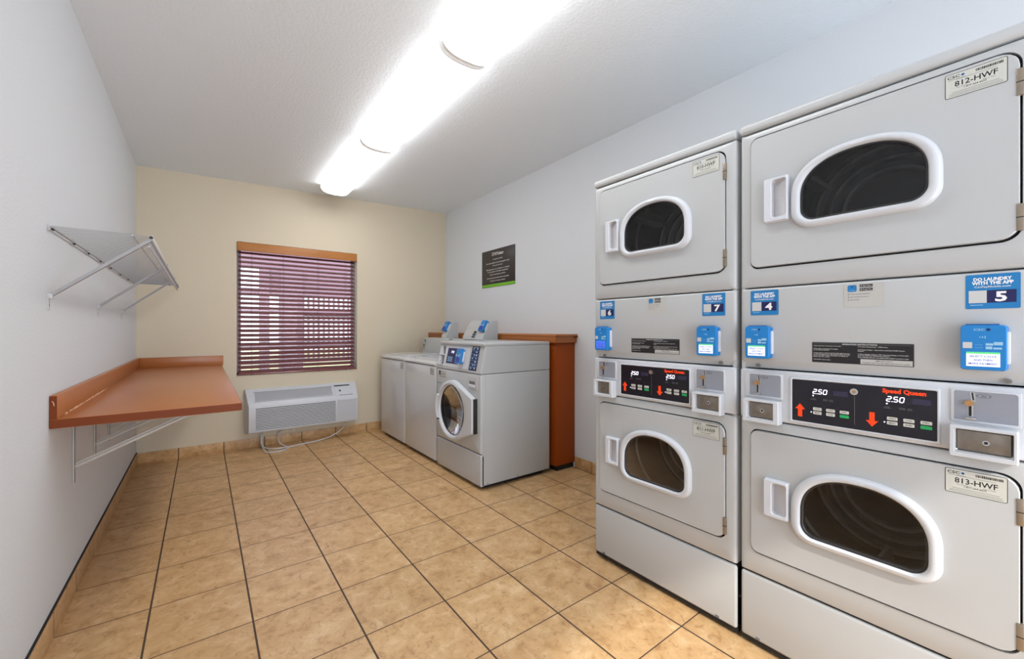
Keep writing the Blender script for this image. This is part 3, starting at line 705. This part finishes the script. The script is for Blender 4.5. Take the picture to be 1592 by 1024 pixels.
def stacked_dryer(Y0, nl, nr, idu, idl, label, screens):
    root = empty('stacked_dryer', (1.585, Y0, 0), -PI/2, label, 'dryer')
    W = .665; D = .72
    E = 'enamel'
    # cabinet shell: sides, back, and front faces around the two door openings
    mb = MB()
    mb.box(0, W, .012, D, .012, .262, 'gap')
    mb.box(.002, .014, .006, D, .27, 1.825, E).box(W-.014, W-.002, .006, D, .27, 1.825, E).box(.002, W-.002, D-.012, D, .27, 1.825, E)
    for z in (.27, .81, 1.27): mb.box(.004, W-.004, .03, D-.01, z, z+.006, 'dark_cavity')
    for k, (zb, zt_, da, db) in enumerate(((.268, .812, .345, .775), (1.277, 1.824, 1.345, 1.800))):
        # front frame around the door, rounded outer vertical edges
        c = (.3315, (da+db)/2); N = 96
        o = lambda d, y: at(rrect(d, W-d, zb+d*.6, zt_-d*.6, .004), y)
        i = lambda d, y: at(rrect(.034+d, .630-d, da-.004+d, db+.004-d, (.036, .024, .024, .036)), y)
        mb.loft([o(0, D*.5), o(0, .010), o(.003, .003), o(.010, 0), i(0, 0), i(0, .012)], E)
        mb.loft([i(0, .012), i(.03, .014)], 'gap')
    mb.build('cabinet', root, ang=50)
    MB().box(0, W, .002, D, .030, .261, E, .009, 3).box(.05, .062, -.0005, .004, .036, .044, 'ink_grey').box(W-.075, W-.062, -.0005, .004, .036, .044, 'ink_grey').build('lower_panel', root)
    MB().box(.05, W-.05, .04, D-.04, 0, .03, 'gap').build('plinth', root)
    MB().box(-.002, W+.002, -.006, D, 1.829, 1.862, E, .010, 3).build('top_cap', root)
    drum(root, .56); drum(root, 1.565)
    dryer_door(root, .347, .774, .443, .690, .468, .664, .492, .620, idl, .708)
    dryer_door(root, 1.347, 1.799, 1.455, 1.694, 1.482, 1.668, 1.492, 1.642, idu, 1.729)
    # service panel between: upright face with a chin that runs back at the bottom
    mb = MB(); pr = [(0.03, 1.273), (.006, 1.273), (.001, 1.270), (0, 1.264), (0, 1.024), (.003, 1.018), (.014, .994), (.03, .993)]
    def row(x, inset): return [(x, y+inset, z) for y, z in pr]
    mb.loft([row(0, .012), row(.002, .005), row(.008, .001), row(.014, 0), row(W-.014, 0), row(W-.008, .001), row(W-.002, .005), row(W, .012)], E, True, True)
    mb.box(.004, W-.004, .03, D-.01, .995, 1.27, 'gap')
    sp = mb.build('service_panel', root, ang=50)
    for x in (.056, .608): MB().disc(x, 1.003, .0062, .001, .012, 'steel', 12).disc(x, 1.003, .003, .0005, .002, 'ink_grey', 6).build('screw', sp)
    num_sticker(sp, nl, .034, 1.179); num_sticker(sp, nr, .540, 1.181)
    card_reader(sp, .029, 1.029, screens[0]); card_reader(sp, .534, 1.029, screens[1])
    # app notice
    y = -.0007; mb = MB(); mb.quad(.295, .385, 1.196, 1.266, y, 'label_off')
    mb.poly(rrect(.304, .325, 1.242, 1.262, .004, 4), y-.0003, 'sticker_blue').disc(.3145, 1.257, .002, y-.0004, y-.0005, 'navy', 8)
    mb.text('cscpay', .3145, 1.2455, .003, y-.0005, 'text_soft', 'C', wfit=.014)
    for z, t in ((1.2545, 'App Store'), (1.2435, 'Google Play')):
        mb.quad(.332, .361, z, z+.0080, y-.0003, 'ink').text(t, .3385, z+.0025, .0032, y-.0005, 'text_white', 'L', wfit=.020).quad(.3345, .3368, z+.0028, z+.0052, y-.0005, 'text_white')
    for k, t in enumerate(('Check machine availability', 'Pay securely from phone', 'Easy refunds')):
        mb.text(t, .311, 1.2335-.0085*k, .0030, y-.0003, 'ink_grey', 'L', .01).quad(.305, .3078, 1.2332-.0085*k, 1.236-.0085*k, y-.0003, 'ink_grey')
    mb.build('app_notice', sp)
    # operating instructions
    x0, x1, z0, z1 = .216, .446, 1.026, 1.088; c = ((x0+x1)/2, (z0+z1)/2); mb = MB()
    mb.poly(rrect(x0-.0012, x1+.0012, z0-.0012, z1+.0012, .002, 4), y, 'ink_grey'); mb.poly(rrect(x0, x1, z0, z1, .0015, 4), y-.0002, 'instr_black'); y2 = y-.0004
    mb.text('OPERATING INSTRUCTIONS', c[0], z1-.0062, .0042, y2, 'text_white', 'C', .005, wfit=.080)
    mb.quad(x0+.002, x0+.072, z1-.0045, z1-.0038, y2, 'ink_grey').quad(x1-.072, x1-.002, z1-.0045, z1-.0038, y2, 'ink_grey')
    Lc = (('1 Clean dryer door. Load clothes. Close door.', .070, .0115), ('2 Select fabric and temperature settings:', .062, .0205), ('for your fabrics selected.', .040, .0245), ('3 Insert coins or card as required. Add additional coins', .090, .0335), ('to extend drying time. Do not overload. Follow all of the', .090, .0375), ('fabric care label. Never dry items of rubber or', .086, .0415), ('plastic heat. No refunds.', .042, .0455), ('4 Push START. Pad to resume.', .044, .0545))
    for t, wd, dz in Lc: mb.text(t, x0+.003, z1-dz, .0026, y2, 'text_white', 'L', .004, wfit=wd)
    Rc = (('5 To Stop Drying Cycle - OPEN door.', .066, .0115), ('6 To Restart Dryer - Close Door and Push START Pad to', .100, .0205), ('Restart.', .014, .0245), ('7 When Display indicates "00" Time Remaining or Panel Light', .108, .0335), ('goes out, Remove Clothes from Dryer.', .070, .0375), ('8 CLOTHES MAY BE HOT. AN ADDITIONAL REPEAT IS NOW A COIN', .108, .0430))
    for t, wd, dz in Rc: mb.text(t, x0+.112, z1-dz, .0026, y2, 'text_white', 'L', .004, wfit=wd)
    mb.quad(x0+.118, x1-.002, z0+.001, z0+.0155, y2, 'label_off')
    mb.text('IMPORTANT:', x0+.170, z0+.0098, .0034, y2-.0002, 'ink', 'C', .006, wfit=.036).text('CLEAN LINT FILTER BEFORE EACH LOAD', x0+.173, z0+.0035, .0034, y2-.0002, 'ink', 'C', .006, wfit=.100)
    mb.build('instruction_label', sp)
    # control module
    mb = MB(); mb.box(0, W, -.003, .05, .816, .989, 'enamel_trim', .007, 3)
    bx0, bx1, bz0, bz1 = .157, .497, .826, .972; c = ((bx0+bx1)/2, (bz0+bz1)/2); n = 96
    O = lambda d, y: at(rrect(bx0+d, bx1-d, bz0+d, bz1-d, .004), y)
    mb.loft([O(0, -.003), O(.0006, -.0085), O(.002, -.010), O(.0048, -.010), O(.006, -.0075)], 'enamel_trim')
    mb.box(.018, .136, -.0078, -.002, .893, .977, 'enamel_trim', .002).box(.515, .629, -.0078, -.002, .893, .977, 'enamel_trim', .002)
    cm = mb.build('control_module', root)
    mb = MB(); y = -.0078; mb.quad(.1625, .4915, .8315, .9665, y, 'panel_black'); y -= .0003
    mb.text('Speed Queen', .383, .9500, .0115, y, 'orange_red', 'L', .05, wfit=.088)
    for x, z in ((.219, .926), (.392, .926)):
        for k, ch_ in enumerate('250'): seg7(mb, ch_, x+k*.0125+(.0015 if k else 0), z, .0082, .0135, y, 'digit')
        mb.quad(x+.0105, x+.0125, z-.001, z+.001, y, 'digit')
        seg7(mb, '8', x+.041, z, .0075, .0125, y, 'digit_off', .0012)
        mb.quad(x+.052, x+.088, z-.001, z+.014, y, 'digit_off')
        mb.disc(x+.001, z-.007, .0018, y, y-.0002, 'digit', 8)
        for dx, t in ((-.004, 'START REQUIRED'), (.026, 'DRYING'), (.041, 'COOL DOWN')):
            mb.text(t.split()[0], x+dx+.006, z-.017, .0024, y, 'ink_grey', 'C', .01).text(t.split()[-1], x+dx+.006, z-.0205, .0024, y, 'ink_grey', 'C', .01)
        for k, (t, m_) in enumerate((('HIGH', 'key_pale'), ('LOW', 'key_pale'), ('DEL', 'key_pale'), ('MED', 'key_pale'), ('NO HEAT', 'key_pale'), ('', 'key_green'))):
            kx = x+.001+(k % 3)*.0335; kz = z-.053-(k//3)*.0125
            kp = rrect(kx, kx+.022, kz, kz+.0092, .0018, 4); mb.poly(kp, y-.0002, m_)
            if t: mb.text(t, kx+.011, kz+.0028, .0042, y-.0004, 'ink', 'C', .008, wfit=.0135)
        mb.disc(x-.004, z-.060, .0016, y, y-.0002, 'digit', 8)
    arrow(mb, .185, .868, 1, True, y, 'orange_red'); arrow(mb, .361, .868, 1, False, y, 'orange_red')
    mb.quad(.3215, .3225, .845, .930, y, 'ink_grey')
    for k in range(6): mb.quad(.25+k*.009, .2525+k*.009, .9615, .963, y, 'digit_off')
    mb.disc(.322, .944, .0095, y-.006, y, 'chrome', 20).disc(.322, .944, .0045, y-.0068, y-.005, 'brass', 12)
    mb.build('display_panel', cm)
    coin_unit(cm, .021, .132, .808, .887, .034, .130, .899, .973, .034, .116, .820, .879)
    coin_unit(cm, .515, .625, .808, .887, .521, .624, .899, .973, .524, .618, .820, .879)
    return root

stacked_dryer(1.369, '6', '7', '810-HWF', '811-HWF', 'white stacked dryer with blue stickers 6 and 7, the farther one from the camera', ('b', 'w'))
stacked_dryer(.689, '4', '5', '812-HWF', '813-HWF', 'white stacked dryer with blue stickers 4 and 5, nearest the camera', ('w', 'w'))

# ================================================================== FRONT LOADING WASHER
def front_washer():
    root = empty('front_load_washer', (1.57, 3.035, 0), -PI/2, 'white front loading washer with a round door, nearest of the three washers', 'washer')
    W, D, E = .658, .655, 'enamel'
    mb = MB()
    mb.box(0, .012, .012, D, .03, .812, E, .004).box(W-.012, W, .012, D, .03, .812, E, .004).box(0, W, D-.012, D, .03, .812, E, .004)
    mb.box(.004, W-.004, .02, D-.004, .03, .24, 'gap').box(.004, W-.004, .45, D-.004, .25, .81, 'gap').box(.004, W-.004, .02, D-.004, .79, .81, 'gap')
    hc_ = (.300, .512); fo = rrect(.002, W-.002, .256, .811, .006); NA = angs(hc_, fo)
    fo_ = lambda d, y: at(resample(rrect(.002+d, W-.002-d, .256+d, .811-d, .006), hc_, NA), y)
    ho_ = lambda r, y: [(hc_[0]+r*math.cos(a), y, hc_[1]+r*math.sin(a)) for a in NA]
    mb.loft([fo_(0, .04), fo_(0, .008), fo_(.003, .002), fo_(.008, 0), ho_(.176, 0), ho_(.176, .03)], E)
    cab = mb.build('cabinet', root, ang=45)
    MB().box(0, W, 0, .035, .026, .250, E, .010, 3).box(W-.018, W-.010, -.0008, .002, .035, .042, 'ink_grey').build('lower_panel', root)
    mb = MB().box(W-.001, W+.0012, .03, D-.01, .030, .034, 'gap')
    for y in (.06, .33, .60): mb.box(W-.001, W+.002, y-.004, y+.004, .040, .048, 'steel', .001)
    mb.box(W-.0005, W+.0008, .04, .045, .06, .80, 'reveal')
    mb.build('side_seam', root)
    MB().box(.04, W-.04, .05, D-.04, 0, .03, 'gap').build('base', root)
    # top console box: face leans back
    th = math.atan2(.040, .200)
    mb = MB(); pr = [(.0, .816), (.0, .826), (.040, 1.004), (.040, 1.010), (D, 1.010), (D, .816)]
    def row(x, i): return [(x, y+i*(1 if y < .1 else -1), z-(i if z > 1 else 0)) for y, z in pr]
    mb.loft([row(0, .006), row(.004, .001), row(.008, 0), row(W-.008, 0), row(W-.004, .001), row(W, .006)], E, True, True)
    con = mb.build('control_console', root)
    MB().box(-.001, W+.001, .026, D, 1.008, 1.034, E, .008, 3).build('top_cover', root)
    # transform mapping flat (x, y, z) decals onto the leaning face
    T = Matrix.Translation((0, 0, .826)) @ Matrix.Rotation(-math.atan2(.040, .178), 4, 'X') @ Matrix.Translation((0, 0, -.826))
    mb = MB(); mb.T = T
    mb.poly(rrect(.010, .480, .838, 1.000, .004, 4), -.001, 'enamel_trim')
    mb.quad(.145, .324, .862, .985, -.003, 'navy'); mb.box(.143, .326, -.0028, -.0005, .860, .987, 'enamel_trim', .001)
    seg7(mb, '2', .205, .948, .009, .015, -.0034, 'digit', .0022); seg7(mb, '5', .220, .947, .009, .015, -.0034, 'digit', .0022); seg7(mb, '0', .235, .946, .009, .015, -.0034, 'digit', .0022)
    mb.disc(.292, .962, .010, -.0032, -.0036, 'text_white', 12)
    for i in range(3):
        for j in range(3): mb.quad(.165+i*.026, .183+i*.026, .878+j*.014, .887+j*.014, -.0034, 'text_soft')
    mb.build('display_panel', con)
    mb = MB(); mb.T = T
    mb.quad(.496, .597, .832, 1.010, -.0012, 'navy')
    for k in range(7):
        z = .846+k*.0235
        mb.quad(.503, .590, z+.012, z+.0135, -.0016, 'text_soft'); mb.quad(.51+(k % 3)*.02, .53+(k % 3)*.02, z, z+.007, -.0016, 'text_soft').quad(.56, .575, z, z+.008, -.0016, ('text_white', 'text_soft')[k % 2])
    mb.text('WASH GUIDE', .5465, 1.000, .006, -.0016, 'text_white', 'C', .01, wfit=.07)
    mb.build('instruction_strip', con)
    mb = MB(); mb.T = T        # coin slots at the left end
    for z0_, z1_ in ((.930, .996), (.848, .918)):
        mb.add([(.050, -.0015, z1_), (.104, -.0015, z1_), (.104, -.0015, z0_), (.084, -.0015, z0_)], [(0,1,2,3)], 'ink_grey')
        mb.box(.02, .108, -.010, -.001, z0_-.006, z0_-.001, 'enamel_trim', .002)
    mb.box(.060, .090, -.012, -.001, .870, .880, 'chrome', .002)
    mb.build('coin_slot', con)
    card_reader(con, .335, .868, None, -.003, T)
    # door: round glass with a wing running to the hinge
    cx_, cz_, Rr = .304, .514, .228; c = (cx_, cz_); N = 96
    poly = [(cx_+Rr*math.cos(R(a)), cz_+Rr*math.sin(R(a))) for a in range(62, 299, 4)]
    poly = poly+[(.607, .392), (.607, .638)]
    def O(k, y): return at([(cx_+(p[0]-cx_)*k, cz_+(p[1]-cz_)*k) for p in resample(poly, c, N)], y)
    circ = lambda r, y: [(cx_+r*math.cos(2*PI*k/N+.0001), y, cz_+r*math.sin(2*PI*k/N+.0001)) for k in range(N)]
    mb = MB(); mb.loft([O(1, -.004), O(.995, -.030), O(.975, -.040), circ(.206, -.046), circ(.197, -.042), circ(.188, -.020)], 'enamel_trim')
    door = mb.build('door', root, ang=40)
    mb = MB(); mb.loft([circ(.190, -.024), circ(.184, -.020), circ(.180, -.001)], 'gasket').build('gasket', door)
    MB().loft([circ(.184, -.018), circ(.165, -.002), circ(.12, .022), circ(.06, .040), circ(.02, .043)], 'washer_glass', False, True).build('glass', door)
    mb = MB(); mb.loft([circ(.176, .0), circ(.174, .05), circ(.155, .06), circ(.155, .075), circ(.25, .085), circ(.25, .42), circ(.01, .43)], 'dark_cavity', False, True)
    dr = mb.build('drum', root); mb = MB().loft([circ(.158, .062), circ(.150, .058), circ(.148, .068)], 'drum_steel')
    for k in range(3):
        a = 2*PI*k/3+1.2; ca, sa = math.cos(a), math.sin(a)
        mb.loft([[(cx_+r*ca-t*sa, y, cz_+r*sa+t*ca) for r, t in ((.25, -.04), (.17, -.01), (.17, .01), (.25, .04))] for y in (.10, .40)], 'drum_steel', True, True)
    mb.build('drum_baffle', dr)
    MB().box(.607, .616, -.030, .0, .392, .638, 'gasket', .001).build('hinge', door)
    mb = MB()        # handle grip on the left rim
    arc = [(R(a)) for a in range(154, 205, 5)]
    L_ = []
    for a in arc:
        L_.append([(cx_+r*math.cos(a), y, cz_+r*math.sin(a)) for r, y in ((.206, -.038), (.206, -.050), (.212, -.056), (.226, -.056), (.232, -.048), (.232, -.034))])
    mb.loft(L_, 'plastic_white', True, True)
    mb.box(cx_-.215, cx_-.175, -.047, -.040, cz_+.092, cz_+.100, 'text_white', .002).box(cx_-.215, cx_-.175, -.047, -.040, cz_-.100, cz_-.092, 'gap', .001)
    mb.build('handle', door)
    mb = MB(); mb.box(.495, .618, -.004, .004, .700, .795, 'reveal', .003); mb.box(.515, .590, -.0055, -.002, .716, .758, 'ink_grey', .002).box(.513, .592, -.012, -.003, .713, .735, 'plastic_white', .003)
    mb.build('soap_drawer', root)
    mb = MB(); y = -.0007
    mb.quad(.030, .165, .742, .798, y, 'label_off').quad(.045, .068, .760, .795, y-.0003, 'ink')
    mb.text('CSC', .08, .784, .008, y-.0003, 'ink', 'L', .01).text('815-HWF', .085, .766, .010, y-.0003, 'ink_grey', 'L', .01, wfit=.06).quad(.06, .15, .748, .751, y-.0003, 'ink_grey')
    mb.build('id_label', root)
    MB().text('Speed Queen', .018, .692, .012, y, 'blue_dark', 'L', .02, wfit=.062).build('logo', root)
    return root
front_washer()

# ================================================================== TOP LOADING WASHERS
def top_washer(Y0, label, num, box_x0, box_x1, readx, y0, y1):
    root = empty('top_load_washer', (1.572, Y0, 0), -PI/2, label, 'washer', 'white top loading washers between the front loader and the window wall')
    W, D, E = .632, .655, 'enamel'
    # body: front sheet with rounded top edge
    mb = MB(); mb.box(0, W, 0, D, .028, .822, 'enamel_gloss', .016, 4); mb.build('cabinet', root)
    MB().box(.04, W-.04, .04, D-.04, 0, .03, 'gap').build('base', root)
    pr = [(-.003, .826), (-.006, .832), (-.004, .842), (.012, .854), (.045, .862), (D, .866), (D, .826)]
    mb = MB(); row = lambda x, k: [(x, y*k+(1-k)*.3, z-(1-k)*.2) for y, z in pr]
    mb.loft([row(0, .97), row(.006, 1), row(W-.006, 1), row(W, .97)], 'enamel_gloss', True, True)
    mb.build('top_deck', root, ang=40)
    mb = MB(); c = (W/2, .245); o_ = resample(rrect(.07, W-.07, .055, .435, .03), c, 48)
    mb.loft([[(p[0], p[1], .862) for p in o_], [(p[0], p[1], .872) for p in o_], [((p[0]-c[0])*.98+c[0], (p[1]-c[1])*.98+c[1], .876) for p in o_]], 'enamel_gloss', False, True).build('lid', root)
    # console across the back, leaning face
    pr2 = [(.462, .864), (.462, .885), (.478, 1.020), (.490, 1.034), (D-.002, 1.034), (D-.002, .864)]
    mb = MB(); row = lambda x, i: [(x, y+(i if y < .52 else 0), z) for y, z in pr2]
    mb.loft([row(.03, .02), row(.045, .004), row(.06, 0), row(W-.008, 0), row(W-.002, .006)], E, True, True)
    mb.add([(.075, .4755, 1.014), (.125, .4755, 1.014), (.118, .469, .965)], [(0,1,2)], 'ink_grey').add([(.062, .4695, .965), (.100, .4695, .965), (.094, .462, .895)], [(0,1,2)], 'ink_grey').box(.060, .13, .458, .47, .968, .973, 'enamel_trim')
    con = mb.build('control_console', root)
    # payment box on the console
    bx0, bx1 = box_x0, box_x1
    y2 = D-.01; z0, z1 = 1.034, 1.212
    mb = MB()
    loop = lambda x, i: [(x, y0+i, z0), (x, y0+i+.004, z0+.03), (x, y1+i, z1-.006), (x, y1+.010+i, z1-i*.6), (x, y2, z1-i*.6), (x, y2, z0)]
    mb.loft([loop(bx0, .008), loop(bx0+.006, 0), loop(bx1-.006, 0), loop(bx1, .006)], E, True, True)
    pb = mb.build('payment_box', root)
    lean = math.atan2(y1-y0-.004, z1-z0-.036)
    T = Matrix.Translation((0, y0+.004, z0+.03)) @ Matrix.Rotation(-lean, 4, 'X') @ Matrix.Translation((0, 0, -(z0+.03)))
    mb = MB(); mb.T = T
    if bx1-bx0 > .2:
        mb.quad(bx0+.02, bx1-.11, z0+.035, z0+.145, -.001, 'label_off')
        mb.quad(bx0+.165, bx0+.215, z0+.018, z0+.085, -.0016, 'ink')
        for k in range(3): mb.quad(bx0+.170+k*.014, bx0+.178+k*.014, z0+.03, z0+.038, -.002, 'text_soft').quad(bx0+.170+k*.014, bx0+.178+k*.014, z0+.055, z0+.062, -.002, 'text_soft')
        mb.text(num, bx0+.055, z0+.11, .015, -.002, 'coin_plate', 'C', .01)
        mb.build('payment_label', pb)
    card_reader(pb, readx, z0+.072, None, -.002, T)
    mb = MB(); y = -.0008
    mb.quad(W-.10, W-.02, .745, .808, y, 'label_off').text('CSC', W-.09, .792, .009, y-.0003, 'ink', 'L', .01).text(num+'-HWF', W-.09, .770, .011, y-.0003, 'ink_grey', 'L', .01, wfit=.06).quad(W-.09, W-.03, .752, .755, y-.0003, 'ink_grey')
    mb.build('id_label', root)
    return root
top_washer(3.695, 'white top loading washer in the middle of the three washers, next to the front loader', '816', .275, .625, .545, .475, .566)
top_washer(4.340, 'white top loading washer farthest from the camera, nearest the window wall', '817', .460, .552, .466, .488, .578)
